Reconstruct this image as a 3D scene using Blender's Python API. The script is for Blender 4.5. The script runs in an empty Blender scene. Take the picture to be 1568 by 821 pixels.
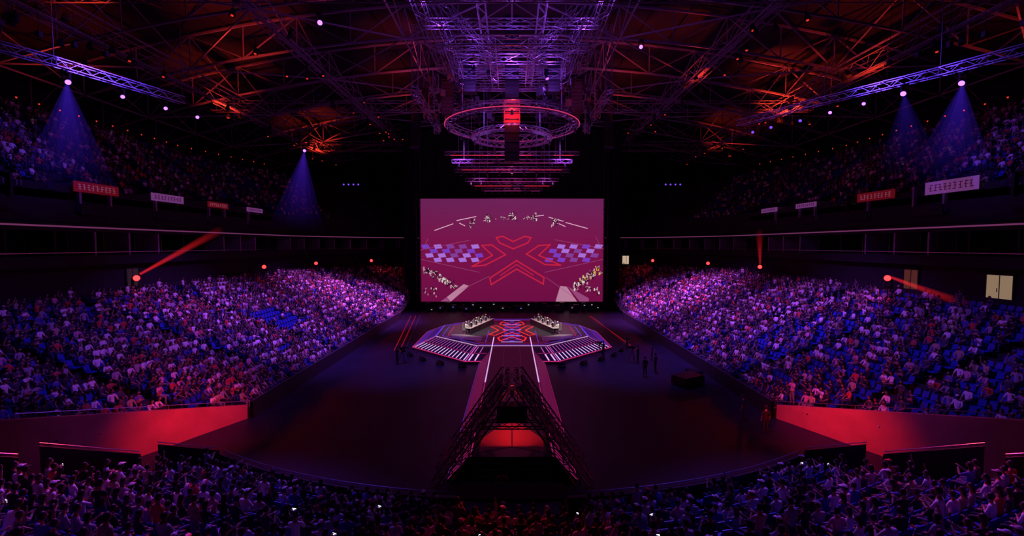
import bpy, math, random
from mathutils import Vector, Matrix
random.seed(7)
S = bpy.context.scene
COL = S.collection
try:
    S.view_settings.view_transform = 'Standard'
    S.view_settings.look = 'None'
except Exception as e:
    print(e)

def lin(c):
    return tuple(((x/255.0)/12.92 if x/255.0 <= 0.04045 else ((x/255.0+0.055)/1.055)**2.4) for x in c)

# ------------------------------------------------------------------ materials
def mat(name, col, rough=0.6, metal=0.0, emis=None, es=0.0, noise=0.0, nscale=2.0, bump=0.0):
    m = bpy.data.materials.new(name); m.use_nodes = True
    nt = m.node_tree; b = nt.nodes['Principled BSDF']
    b.inputs['Base Color'].default_value = (*col, 1)
    b.inputs['Roughness'].default_value = rough
    b.inputs['Metallic'].default_value = metal
    if emis:
        b.inputs['Emission Color'].default_value = (*emis, 1)
        b.inputs['Emission Strength'].default_value = es
    if noise > 0 or bump > 0:
        tc = nt.nodes.new('ShaderNodeTexCoord'); n = nt.nodes.new('ShaderNodeTexNoise')
        n.inputs['Scale'].default_value = nscale; n.inputs['Detail'].default_value = 5
        nt.links.new(tc.outputs['Object'], n.inputs['Vector'])
        if noise > 0:
            r = nt.nodes.new('ShaderNodeValToRGB')
            r.color_ramp.elements[0].position = 0.3; r.color_ramp.elements[1].position = 0.7
            r.color_ramp.elements[0].color = (*[c*(1-noise) for c in col], 1)
            r.color_ramp.elements[1].color = (*[min(1, c*(1+noise)) for c in col], 1)
            nt.links.new(n.outputs['Fac'], r.inputs['Fac']); nt.links.new(r.outputs['Color'], b.inputs['Base Color'])
        if bump > 0:
            bp = nt.nodes.new('ShaderNodeBump'); bp.inputs['Strength'].default_value = bump
            nt.links.new(n.outputs['Fac'], bp.inputs['Height']); nt.links.new(bp.outputs['Normal'], b.inputs['Normal'])
    return m

def emat(name, col, s=1.0):
    return mat(name, (0.01, 0.01, 0.01), 0.5, 0, col, s)

def randmat(name, stops, rough=0.8):
    m = bpy.data.materials.new(name); m.use_nodes = True
    nt = m.node_tree; b = nt.nodes['Principled BSDF']; b.inputs['Roughness'].default_value = rough
    oi = nt.nodes.new('ShaderNodeObjectInfo'); r = nt.nodes.new('ShaderNodeValToRGB')
    cr = r.color_ramp; cr.interpolation = 'CONSTANT'
    while len(cr.elements) > 1: cr.elements.remove(cr.elements[-1])
    cr.elements[0].position = 0; cr.elements[0].color = (*stops[0][1], 1)
    for p, c in stops[1:]:
        e = cr.elements.new(p); e.color = (*c, 1)
    nt.links.new(oi.outputs['Random'], r.inputs['Fac']); nt.links.new(r.outputs['Color'], b.inputs['Base Color'])
    return m

M_skin = mat('skin', (0.36, 0.21, 0.15), 0.55)
M_shirt = randmat('shirt_fabric', [(0, (.85, .85, .85)), (.22, (.35, .35, .4)), (.34, (.02, .02, .02)), (.6, (.06, .06, .08)),
                                   (.76, (.6, .06, .05)), (.83, (.08, .1, .4)), (.9, (.7, .35, .45)), (.95, (.45, .4, .25))])
M_trou = randmat('trouser_fabric', [(0, (.02, .02, .03)), (.4, (.04, .05, .12)), (.9, (.25, .25, .25))])
M_hair = mat('hair', (.01, .007, .007), 0.55)
M_shoe = randmat('shoe', [(0, (.5, .5, .5)), (.3, (.03, .03, .03))], .5)
M_dark = mat('dark_detail', (.01, .01, .01), 0.4)
M_phone = emat('phone_glow', (.75, .8, 1), 3)
PM = [M_skin, M_shirt, M_trou, M_hair, M_shoe, M_dark, M_phone]

M_floor = mat('arena_floor', (.011, .012, .026), 0.5, 0, noise=.35, nscale=.35)
M_conc = mat('terrace_concrete', (.025, .025, .03), 0.9, noise=.3, nscale=1.5)
M_wall = mat('dark_wall', (.018, .016, .02), 0.85, noise=.3, nscale=.7)
M_wall2 = mat('pale_wall', (.38, .36, .39), 0.7, noise=.15, nscale=1.2)
M_roof = mat('roof_deck', (.022, .018, .018), 0.85, noise=.8, nscale=.25)
M_steel = mat('roof_steel', (.4, .34, .34), 0.5, .3)
M_truss = mat('aluminium_truss', (.42, .42, .45), 0.35, .8)
M_black = mat('black_metal', (.015, .015, .018), 0.45)
M_curt = mat('black_drape', (.006, .006, .007), 0.95)
M_seat = mat('seat_plastic', (.02, .06, .42), 0.4)
M_redlit_wall = mat('passage_wall', (.6, .17, .15), 0.6, noise=.15, nscale=.8)  # red light on the passage wall is partly put into this base colour
M_rail = mat('steel_rail', (.5, .5, .55), 0.3, .8)
M_glassdark = mat('suite_glass', (.02, .02, .03), 0.08)

# ------------------------------------------------------------------ mesh builder
class MB:
    def __init__(s): s.v = []; s.f = []; s.m = []
    def add(s, vs, fs, m=0):
        b = len(s.v); s.v += [tuple(x) for x in vs]; s.f += [tuple(i+b for i in f) for f in fs]
        s.m += (m if isinstance(m, list) else [m]*len(fs))
    def box(s, c, d, m=0, rz=0.0, rx=0.0):
        R = Matrix.Rotation(rz, 3, 'Z') @ Matrix.Rotation(rx, 3, 'X'); c = Vector(c)
        vs = [c + R @ Vector((x*d[0]/2, y*d[1]/2, z*d[2]/2)) for z in (-1, 1) for y in (-1, 1) for x in (-1, 1)]
        s.add(vs, [(0,2,3,1),(4,5,7,6),(0,1,5,4),(2,6,7,3),(0,4,6,2),(1,3,7,5)], m)
    def tube(s, pts, rad, n=6, m=0, closed=False):
        pts = [Vector(p) for p in pts]; K = len(pts)
        if not isinstance(rad, (list, tuple)): rad = [rad]*K
        vs = []; fs = []
        for i, p in enumerate(pts):
            if closed: d = pts[(i+1) % K]-pts[i-1]
            else: d = pts[min(i+1, K-1)]-pts[max(i-1, 0)]
            if d.length < 1e-6: d = Vector((0, 0, 1))
            d.normalize()
            ref = Vector((0, 0, 1)) if abs(d.z) < .9 else Vector((0, 1, 0))
            a = d.cross(ref).normalized(); b = a.cross(d).normalized()
            for k in range(n):
                t = 2*math.pi*(k+.5)/n
                vs.append(p + (a*math.cos(t)+b*math.sin(t))*rad[i])
        for i in range(K if closed else K-1):
            j = (i+1) % K
            for k in range(n):
                l = (k+1) % n
                fs.append((i*n+k, i*n+l, j*n+l, j*n+k))
        if not closed:
            fs.append(tuple(range(n-1, -1, -1))); fs.append(tuple((K-1)*n+k for k in range(n)))
        s.add(vs, fs, m)
    def beam(s, a, b, r, m=0): s.tube([a, b], r, 4, m)
    def ell(s, c, r, nl=8, nn=10, m=0, fn=None, keep=None, R=None):
        c = Vector(c); vs = []; loc = []
        for i in range(nl+1):
            th = math.pi*i/nl
            for k in range(nn):
                ph = 2*math.pi*k/nn
                p = Vector((math.sin(th)*math.cos(ph), math.sin(th)*math.sin(ph), math.cos(th)))
                loc.append(p.copy())
                q = Vector((p.x*r[0], p.y*r[1], p.z*r[2]))
                if fn: q = fn(p, q)
                if R: q = R @ q
                vs.append(c+q)
        fs = []
        for i in range(nl):
            for k in range(nn):
                l = (k+1) % nn
                f = (i*nn+k, (i+1)*nn+k, (i+1)*nn+l, i*nn+l)
                if keep:
                    cc = (loc[f[0]]+loc[f[1]]+loc[f[2]]+loc[f[3]])/4
                    if not keep(cc): continue
                fs.append(f)
        s.add(vs, fs, m)
    def truss(s, a, b, w, seg=1.2, r=.035, m=0, rd=None):
        a = Vector(a); b = Vector(b); d = (b-a); L = d.length; d.normalize()
        ref = Vector((0, 0, 1)) if abs(d.z) < .9 else Vector((0, 1, 0))
        x = d.cross(ref).normalized(); y = x.cross(d).normalized(); rd = rd or r*.6
        cs = [(x*i+y*j)*w/2 for i, j in ((-1,-1),(1,-1),(1,1),(-1,1))]
        for c in cs: s.beam(a+c, b+c, r, m)
        n = max(1, int(L/seg)); 
        for i in range(n):
            p = a+d*(L*i/n); q = a+d*(L*(i+1)/n)
            for k in range(4):
                l = (k+1) % 4
                if i % 2: s.beam(p+cs[k], q+cs[l], rd, m)
                else: s.beam(p+cs[l], q+cs[k], rd, m)
        for k in range(4):
            s.beam(a+cs[k], a+cs[(k+1) % 4], rd, m); s.beam(b+cs[k], b+cs[(k+1) % 4], rd, m)
    def obj(s, name, mats, smooth=False, parent=None, loc=None, link=True):
        me = bpy.data.meshes.new(name); me.from_pydata(s.v, [], s.f)
        for mm in mats: me.materials.append(mm)
        me.polygons.foreach_set('material_index', s.m)
        if smooth: me.polygons.foreach_set('use_smooth', [True]*len(s.f))
        me.update()
        o = bpy.data.objects.new(name, me)
        if link: COL.objects.link(o)
        if parent: o.parent = parent
        if loc: o.location = loc
        return o

# ------------------------------------------------------------------ people
def hand(mb, w, d, up, side):
    d = Vector(d).normalized(); up = Vector(up).normalized(); x = d.cross(up).normalized(); up = x.cross(d)
    R = Matrix((x, d, up)).transposed()
    mb.ell(Vector(w)+d*.045, (.038, .055, .017), 5, 8, 0, R=R)
    L = [.062, .075, .07, .055]
    for i in range(4):
        b = Vector(w)+d*.08+x*(-.028+.019*i)
        mb.tube([b, b+d*L[i]*.55-up*.008, b+d*L[i]*.95-up*.03], [.009, .0085, .006], 5, 0)
    b = Vector(w)+d*.03+x*(side*-.034)
    mb.tube([b, b+d*.03+x*side*-.025, b+d*.06+x*side*-.03-up*.01], [.011, .01, .007], 5, 0)

def head(mb, c, yaw=0.0, pitch=0.0, long=False, cap=False):
    R = Matrix.Rotation(yaw, 3, 'Z') @ Matrix.Rotation(pitch, 3, 'X')
    c = Vector(c)
    def fn(p, q):
        if p.z < 0:
            k = 1+.38*p.z; q = Vector((q.x*k, q.y*(1+.12*p.z)+(-p.z)*.012, q.z))
        return q
    mb.ell(c, (.078, .095, .118), 10, 14, 0, fn, R=R)
    def P(x, y, z): return c + R @ Vector((x, y, z))
    mb.tube([P(0, .088, .015), P(0, .113, -.022), P(0, .092, -.035)], [.008, .015, .01], 5, 0)
    for sx in (-1, 1):
        mb.ell(P(sx*.031, .085, .008), (.012, .007, .007), 4, 6, 5, R=R)
        mb.ell(P(sx*.079, -.002, -.005), (.01, .02, .03), 4, 6, 0, R=R)
    mb.box(P(0, .089, -.06), (.04, .012, .008), 5, yaw)
    mb.ell(c + R @ Vector((0, -.012, .014)), (.088, .1, .118), 8, 14, 3,
           keep=lambda p: (p.z > .45 or (p.y < .25 and p.z > -.55)), R=R)
    if long:
        mb.ell(c + R @ Vector((0, -.06, -.09)), (.085, .05, .17), 7, 10, 3, R=R)
    if cap:
        mb.ell(c + R @ Vector((0, -.005, .03)), (.09, .104, .11), 8, 14, 1, keep=lambda p: p.z > .2, R=R)
        mb.box(P(0, .12, .06), (.12, .09, .012), 1, yaw)

BASE_SIT = dict(pel=(0,0,.56), sp=(0,-.02,.74), ch=(0,-.03,.95), nk=(0,-.005,1.1), hd=(0,.01,1.2),
                hip=(.09,.02,.55), kn=(.14,.44,.53), an=(.13,.42,.1), to=(.14,.57,.045),
                shL=(-.17,-.02,1.05), elL=(-.25,.06,.8), wrL=(-.12,.28,.67), shR=(.17,-.02,1.05), elR=(.25,.06,.8), wrR=(.12,.28,.67))
BASE_STD = dict(pel=(0,0,.95), sp=(0,-.01,1.1), ch=(0,-.02,1.3), nk=(0,-.01,1.47), hd=(0,.01,1.57),
                hip=(.09,0,.9), kn=(.11,.02,.5), an=(.12,-.02,.1), to=(.14,.13,.045),
                shL=(-.18,-.01,1.42), elL=(-.26,-.03,1.13), wrL=(-.25,.08,.88), shR=(.18,-.01,1.42), elR=(.26,-.03,1.13), wrR=(.25,.08,.88))

def person_mesh(name, base, over=None, yaw=0, pitch=0, long=False, cap=False, phone=False, fem=False, heavy=1.0, sleeve=True):
    J = dict(base); J.update(over or {})
    V = []; E = []; Rr = []; tag = []
    def v(p, r): V.append(Vector(p)); Rr.append(r); return len(V)-1
    k = (.9 if fem else 1.0)*heavy
    pel = v(J['pel'], (.15*k, .115*k)); sp = v(J['sp'], (.135*k, .105*k)); ch = v(J['ch'], (.165*k, .115*k))
    nk = v(J['nk'], (.065, .065)); hd = v(J['hd'], (.052, .055))
    def e(a, b, t): E.append((a, b)); tag.append(t)
    e(pel, sp, 1); e(sp, ch, 1); e(ch, nk, 1); e(nk, hd, 0)
    for sd, sx in (('L', -1), ('R', 1)):
        sh = v(J['sh'+sd], (.068*k, .068*k)); el = v(J['el'+sd], (.046, .046)); wr = v(J['wr'+sd], (.029, .03))
        e(ch, sh, 1); 
        mid = v((Vector(J['sh'+sd])+Vector(J['el'+sd]))/2, (.055, .055)); e(sh, mid, 1); e(mid, el, 1 if sleeve else 0); e(el, wr, 0)
        h = J['hip']; hp = v((h[0]*sx, h[1], h[2]), (.098*k, .095*k)); kn_ = J['kn']; kn = v((kn_[0]*sx, kn_[1], kn_[2]), (.066, .066))
        a_ = J['an']; an = v((a_[0]*sx, a_[1], a_[2]), (.044, .046)); t_ = J['to']; to = v((t_[0]*sx, t_[1], t_[2]), (.045, .035))
        cf = v(((kn_[0]*.6+a_[0]*.4)*sx, (kn_[1]*.6+a_[1]*.4)-.01, kn_[2]*.6+a_[2]*.4), (.058, .06))
        e(pel, hp, 2); e(hp, kn, 2); e(kn, cf, 2); e(cf, an, 2); e(an, to, 4)
    me = bpy.data.meshes.new('tmp'); me.from_pydata(V, E, [])
    ob = bpy.data.objects.new('tmp', me); COL.objects.link(ob)
    md = ob.modifiers.new('s', 'SKIN')
    if not me.skin_vertices:
        bpy.context.view_layer.objects.active = ob
        bpy.ops.mesh.customdata_skin_add()
    for i, sv in enumerate(me.skin_vertices[0].data):
        sv.radius = Rr[i]; sv.use_root = (i == 0)
    md.use_smooth_shade = True
    sb = ob.modifiers.new('u', 'SUBSURF'); sb.levels = 1; sb.render_levels = 1
    dg = bpy.context.evaluated_depsgraph_get(); dg.update()
    ev = bpy.data.meshes.new_from_object(ob.evaluated_get(dg))
    mb = MB()
    fs = [tuple(p.vertices) for p in ev.polygons]; vs = [x.co.copy() for x in ev.vertices]; ms = []
    for p in ev.polygons:
        c = p.center; best = 1e9; bt = 1
        for (a, b), t in zip(E, tag):
            A = V[a]; d = V[b]-A; l2 = d.length_squared
            u = max(0, min(1, (c-A).dot(d)/l2)); q = (A+d*u-c).length
            if q < best: best = q; bt = t
        ms.append(bt)
    mb.add(vs, fs, ms)
    bpy.data.objects.remove(ob); bpy.data.meshes.remove(me); bpy.data.meshes.remove(ev)
    head(mb, Vector(J['hd'])+Vector((0, .02, .1)), yaw, pitch, long, cap)
    for sd, sx in (('L', -1), ('R', 1)):
        w = Vector(J['wr'+sd]); d = w-Vector(J['el'+sd])
        hand(mb, w, d, Vector((0, -.2, 1)) if abs(d.normalized().z) < .8 else Vector((0, 1, 0)), sx)
    if phone:
        w = (Vector(J['wrR'])+Vector(J['wrL']))/2+Vector((0, .09, .05))
        mb.box(w, (.15, .01, .075), 5); mb.box(w-Vector((0, .007, 0)), (.14, .003, .065), 6)
    return mb.obj(name, PM, smooth=True, link=False)

crowd_col = bpy.data.collections.new('spectator_variants')
specs = [
 ('spectator_a', BASE_SIT, {}, dict()),
 ('spectator_b', BASE_SIT, dict(sp=(0,.02,.74), ch=(0,.12,.92), nk=(0,.2,1.05), hd=(0,.24,1.14), shL=(-.17,.13,1.0), shR=(.17,.13,1.0), elL=(-.2,.34,.72), elR=(.2,.34,.72), wrL=(-.06,.5,.82), wrR=(.06,.5,.8)), dict(yaw=.2)),
 ('spectator_c', BASE_SIT, dict(elL=(-.24,.16,.9), elR=(.24,.16,.9), wrL=(-.05,.34,1.1), wrR=(.05,.34,1.1)), dict(fem=True, long=True)),
 ('spectator_d', BASE_SIT, dict(elL=(-.23,.1,.82), elR=(.23,.1,.82), wrL=(-.1,.28,1.0), wrR=(.1,.28,1.0)), dict(phone=True, fem=True, long=True, pitch=-.1)),
 ('spectator_e', BASE_SIT, dict(elL=(-.26,.06,.82), wrL=(.08,.18,.88), elR=(.26,.06,.8), wrR=(-.08,.2,.84)), dict(yaw=-.35, heavy=1.12)),
 ('spectator_f', BASE_SIT, dict(wrR=(.2,.3,.63), wrL=(-.2,.3,.63), ch=(0,-.06,.94), shL=(-.18,-.06,1.04), shR=(.18,-.06,1.04)), dict(cap=True, yaw=.3)),
 ('spectator_g', BASE_SIT, dict(elR=(.3,.08,1.2), wrR=(.24,.14,1.45)), dict(sleeve=False)),
 ('spectator_h', BASE_SIT, dict(), dict(fem=True, long=True, yaw=.4, pitch=-.15)),
 ('spectator_i', BASE_STD, dict(elL=(-.24,.12,1.2), elR=(.24,.12,1.2), wrL=(-.06,.3,1.35), wrR=(.06,.3,1.35)), dict()),
 ('spectator_j', BASE_STD, dict(), dict(yaw=-.3, sleeve=False)),
]
for n, b, o, kw in specs:
    crowd_col.objects.link(person_mesh(n, b, o, **kw))

seat_col = bpy.data.collections.new('seat_variants')
mb = MB()
mb.box((0, .02, .43), (.44, .42, .05), 0); mb.box((0, .22, .415), (.4, .05, .04), 0)
for i, (dy, z) in enumerate([(-.2, .55), (-.225, .68), (-.26, .8)]):
    mb.box((0, dy, z), (.44-.03*i, .035, .15), 0, 0, .15)
for sx in (-1, 1):
    mb.box((sx*.24, 0, .58), (.035, .3, .03), 1); mb.box((sx*.24, -.12, .29), (.035, .06, .58), 1)
seat_col.objects.link(mb.obj('stadium_seat', [M_seat, M_black], link=False))

def instancer(name, coll, pts):
    me = bpy.data.meshes.new(name); me.from_pydata([p[:3] for p in pts], [], [])
    for an, ty, ix in (('rot', 'FLOAT', 3), ('scl', 'FLOAT', 4), ('vid', 'INT', 5)):
        a = me.attributes.new(an, ty, 'POINT'); a.data.foreach_set('value', [p[ix] for p in pts])
    o = bpy.data.objects.new(name, me); COL.objects.link(o)
    ng = bpy.data.node_groups.new(name+'_gn', 'GeometryNodeTree')
    ng.interface.new_socket('Geometry', in_out='INPUT', socket_type='NodeSocketGeometry')
    ng.interface.new_socket('Geometry', in_out='OUTPUT', socket_type='NodeSocketGeometry')
    N = ng.nodes; L = ng.links
    gi = N.new('NodeGroupInput'); go = N.new('NodeGroupOutput')
    ci = N.new('GeometryNodeCollectionInfo'); ci.inputs['Collection'].default_value = coll
    ci.inputs['Separate Children'].default_value = True; ci.inputs['Reset Children'].default_value = True
    ip = N.new('GeometryNodeInstanceOnPoints'); ip.inputs['Pick Instance'].default_value = True
    def attr(n, t):
        x = N.new('GeometryNodeInputNamedAttribute'); x.data_type = t; x.inputs['Name'].default_value = n
        return x.outputs['Attribute']
    cx = N.new('ShaderNodeCombineXYZ'); L.new(attr('rot', 'FLOAT'), cx.inputs['Z'])
    L.new(gi.outputs[0], ip.inputs['Points']); L.new(ci.outputs[0], ip.inputs['Instance'])
    L.new(attr('vid', 'INT'), ip.inputs['Instance Index']); L.new(cx.outputs[0], ip.inputs['Rotation'])
    L.new(attr('scl', 'FLOAT'), ip.inputs['Scale']); L.new(ip.outputs[0], go.inputs[0])
    m = o.modifiers.new('scatter', 'NODES'); m.node_group = ng
    return o

# ------------------------------------------------------------------ bowl
HW = 18.3; CR = 10.0; CY = 72.0; PITCH = .88; SL = .37; Z0 = .6
def tend_low(o): return math.acos(min(1, (10.2)/(CR+o))) if CR+o > 10.2 else 0.0
def near_y(o): return max(8.0, 31-2.05*o)
def pth(s, o, y0, te, na=16):
    out = [(s*(HW+o), y0 + (CY-y0)*i/6, -s, 0.0) for i in range(6)]
    for i in range(na+1):
        t = te*i/na; r = CR+o
        out.append((s*(HW-CR)+s*r*math.cos(t), CY+r*math.sin(t), -s*math.cos(t), -math.sin(t)))
    return out
def strip(mb, A, za, B, zb, m=0):
    n = len(A); vs = [(p[0], p[1], za) for p in A]+[(p[0], p[1], zb) for p in B]
    mb.add(vs, [(i, i+1, n+i+1, n+i) for i in range(n-1)], m)

people = []; seats = []
def ppl(x, y, z, nx, ny, occ, stand=.05, seat=True):
    rot = math.atan2(-nx, ny)
    if seat: seats.append((x, y, z, rot, 1.0, 0))
    if random.random() < occ:
        vid = random.randrange(0, 8) if random.random() > stand else random.choice((8, 9))
        if vid == 3 and random.random() < .75: vid = 7
        if vid == 6 and random.random() < .6: vid = 0
        fx = .25 if vid >= 8 else .02
        people.append((x+nx*fx+random.uniform(-.04, .04), y+ny*fx, z+.01, rot+random.uniform(-.3, .3), random.uniform(.93, 1.07), vid))

NR = 20
for s in (-1, 1):
    side = 'left' if s < 0 else 'right'
    mb = MB()
    for i in range(NR):
        o = i*PITCH; z = Z0+SL*o
        A = pth(s, o, near_y(o), tend_low(o)); B = pth(s, o+PITCH, near_y(o+PITCH) if o < 10 else near_y(o), tend_low(o+PITCH))
        strip(mb, A, z, B, z); strip(mb, A, z-(SL*PITCH if i else Z0), A, z)
        om = o+PITCH*.55; y0 = near_y(om)+.9; te = tend_low(o); r = CR+om
        L1 = CY-y0; Lt = L1+r*te; n = int(Lt/.54)
        for k in range(n):
            l = (k+.5)*.54
            if l < L1:
                x = s*(HW+om); y = y0+l; nx, ny = -s, 0.0
                if (y-27) % 9.8 < 1.15: continue
            else:
                t = (l-L1)/r; x = s*(HW-CR+r*math.cos(t)); y = CY+r*math.sin(t); nx, ny = -s*math.cos(t), -math.sin(t)
                if (t+.05) % .36 < 1.1/r: continue
            occ = .88
            if s > 0 and y < 44 and o > 3: occ = .55
            if s < 0 and y < 40 and o > 9: occ = .7
            if s < 0 and 47 < y < 53 and 5 < o < 9: occ = 0.08
            if y < near_y(0) and abs(x) > 1.25*y+3: continue
            ppl(x, y, z, nx, ny, occ)
    mb.obj('seating_terrace_'+side, [M_conc])
    mb = MB()
    P = pth(s, -.15, 31, .12); Q = pth(s, -.35, 31, .12)
    strip(mb, Q, 0, Q, 1.15); strip(mb, Q, 1.15, P, 1.15); strip(mb, P, 1.15, P, 0)
    mb.tube([(p[0], p[1], 1.28) for p in Q], .03, 6, 1)
    mb.obj('perimeter_barrier', [M_black, M_rail])
    # passage wall (cut end of the seating block)
    mb = MB()
    n = 8; rl = []
    for k in range(n):
        o1 = 5.6*k/n; o2 = 5.6*(k+1)/n
        a = (s*(HW+o1), near_y(o1)-.05); b = (s*(HW+o2), near_y(o2)-.05)
        za = Z0+SL*o1+.35+.22*o1; zb = Z0+SL*o2+.35+.22*o2
        vs = [(a[0], a[1], 0), (b[0], b[1], 0), (b[0], b[1], zb), (a[0], a[1], za)]
        vs += [(x+s*.2, y+.12, z) for x, y, z in vs]
        mb.add(vs, [(0,1,2,3),(7,6,5,4),(3,2,6,7)], 0)
        rl.append((a[0]+s*.1, a[1]+.06, za+.25)); mb.beam((a[0]+s*.1, a[1]+.06, za), rl[-1], .02, 1)
    mb.tube(rl, .025, 5, 1)
    a = (s*(HW+5.6), near_y(5.6)); 
    mb.box((a[0]+s*.3, a[1]-3, 2.2), (.3, 6, 4.4), 2)
    mb.obj('passage_side_wall', [M_redlit_wall, M_rail, M_wall2])
    # concourse wall
    mb = MB()
    O = NR*PITCH+.3; ZB = Z0+SL*NR*PITCH
    A = pth(s, O, 6, 1.25); A1 = pth(s, O+1.4, 6, 1.25)
    strip(mb, A, ZB-.4, A, ZB+.9); strip(mb, A, ZB-.4, A1, ZB-.4)
    B = pth(s, O+1.5, 6, 1.25); strip(mb, B, ZB-.5, B, 10.6)
    mb.obj('wall_concourse_'+side, [M_wall])
    # suite level balcony
    mb = MB()
    F = pth(s, O+.6, 6, 1.25); F2 = pth(s, O+3.2, 6, 1.25); F0 = pth(s, O+.5, 6, 1.25)
    strip(mb, F, 10.2, F, 11.1, 0); strip(mb, F, 10.2, F2, 10.2, 0); strip(mb, F, 11.1, F2, 11.1, 0)
    strip(mb, F2, 11.1, F2, 13.3, 1); strip(mb, F, 13.15, F2, 13.15, 0); strip(mb, F, 13.15, F, 13.75, 0)
    strip(mb, F0, 13.45, F0, 13.58, 2)
    mb.tube([(p[0], p[1], 11.35) for p in F0], .04, 4, 3)
    for y in [8+3.6*i for i in range(18)]:
        mb.box((s*(HW+O+1.9), y, 12.1), (2.4, .18, 2.1), 4 if int(y) % 3 else 0)
        if random.random() < .6: mb.box((s*(HW+O+3.1), y+1.5, 12.1), (.05, 1.1, 1.7), 4)
    r = CR+O+1.9
    for i in range(1, 10):
        t = i*.125; mb.box((s*(HW-CR+r*math.cos(t)), CY+r*math.sin(t), 12.1), (2.4, .18, 2.1), 4, s*t if s > 0 else -t)
    G = pth(s, O+1.3, 6, 1.25); 
    strip(mb, F, 13.75, G, 14.0, 0); strip(mb, G, 14.0, G, 17.0, 0)
    mb.obj('suite_level_balcony_'+side, [M_wall, M_glassdark, emat('ribbon_led_'+side, lin((130, 60, 110)), .6), M_rail, M_wall2])
    # upper tier
    mb = MB(); OU = O+1.3
    for i in range(15):
        o = OU+i*.85; z = 17-.6+.62*i
        A = pth(s, o, 6, 1.15); B = pth(s, o+.85, 6, 1.15)
        strip(mb, A, z, B, z); strip(mb, A, z-.62, A, z)
        om = o+.45; r = CR+om; y0 = 24.0; L1 = CY-y0; n = int((L1+r*.5)/.56)
        for k in range(n):
            l = (k+.5)*.56
            if l < L1:
                x = s*(HW+om); y = y0+l; nx, ny = -s, 0.0
                if (y-27) % 8.4 < 1.1: continue
                if i < 3 and (y-29) % 8.4 < 3.2: continue
            else:
                t = (l-L1)/r; x = s*(HW-CR+r*math.cos(t)); y = CY+r*math.sin(t); nx, ny = -s*math.cos(t), -math.sin(t)
                if t % .3 < 1.1/r: continue
            ppl(x, y, z, nx, ny, .75 if y < 60 else .45, .02)
    mb.obj('upper_seating_terrace_'+side, [M_conc])
    for j, y in enumerate([32.6, 41.0, 49.4, 57.8, 66.2]):
        mb = MB(); x = s*(HW+OU+.8)
        mb.box((x, y-1.5, 16.2), (2.2, .2, 2.6), 1); mb.box((x, y+1.5, 16.2), (2.2, .2, 2.6), 1 if j % 2 else 0)
        mb.box((x, y, 17.45), (2.2, 3.2, .15), 0); mb.box((x+s*.9, y, 16.2), (.1, 2.8, 2.4), 2)
        mb.box((x-s*1.15, y, 15.1), (.08, 3.2, .9), 0)
        mb.obj('vomitory_portal', [M_wall, M_wall2, M_black])

# near stand
mb = MB(); NC = 49.0; NRAD = 30.0; PHI = math.radians(31); ZN = .1
def narc(o, n=28, phi=PHI):
    r = NRAD+o
    return [(r*math.sin(-phi+2*phi*i/n), NC-r*math.cos(-phi+2*phi*i/n), 0, 0) for i in range(n+1)]
for i in range(17):
    o = i*PITCH; z = ZN+SL*o
    A = narc(o); B = narc(o+PITCH)
    strip(mb, A, z, B, z); strip(mb, A, z-(SL*PITCH if i else ZN), A, z)
    r = NRAD+o+PITCH*.55; n = int(r*2*PHI/.54)
    for k in range(n):
        p = -PHI+(k+.5)*2*PHI/n
        x = r*math.sin(p); y = NC-r*math.cos(p)
        if abs(x) < 2.9 and o < 1.6: continue
        if (abs(p)+.03) % .27 < 1.1/r: continue
        ppl(x, y, z, -math.sin(p), math.cos(p), .88 if x < 4 else .66, .03)
mb.obj('seating_terrace_near', [M_conc])
mb = MB()
P = narc(-.15, 40); Q = narc(-.35, 40)
def sub(L, c): return [p for p in L if c(p[0])]
for c in (lambda x: x < -2.2, lambda x: x > 2.2):
    p_ = sub(P, c); q_ = sub(Q, c); strip(mb, q_, 0, q_, 1.0); strip(mb, q_, 1.0, p_, 1.0); strip(mb, p_, 1.0, p_, 0)
    mb.tube([(p[0], p[1], 1.15) for p in q_], .03, 6, 1)
mb.obj('perimeter_barrier', [M_black, M_rail])
for s in (-1, 1):
    mb = MB()
    for o1, o2 in ((-.3, 2.4), (3.1, 6.4), (7.0, 11)):
        pt = []
        for o in (o1, o2):
            r = NRAD+o; pt.append((s*(r*math.sin(PHI)+.35), NC-r*math.cos(PHI)+.2, ZN+SL*max(0, o)))
        a, b = pt; 
        vs = [(a[0], a[1], 0), (b[0], b[1], 0), (b[0], b[1], b[2]+1.45), (a[0], a[1], a[2]+1.0)]
        vs += [(x-s*.1, y-.08, z) for x, y, z in vs]
        mb.add(vs, [(0,1,2,3),(7,6,5,4),(3,2,6,7),(0,3,7,4),(1,5,6,2)], 0)
        mb.tube([(a[0], a[1], a[2]+1.1), (b[0], b[1], b[2]+1.55)], .02, 6, 1)
    mb.obj('stair_parapet', [M_black, M_rail])

instancer('stadium_seats', seat_col, seats)
instancer('audience_crowd', crowd_col, people)
print('people', len(people), 'seats', len(seats))

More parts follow.
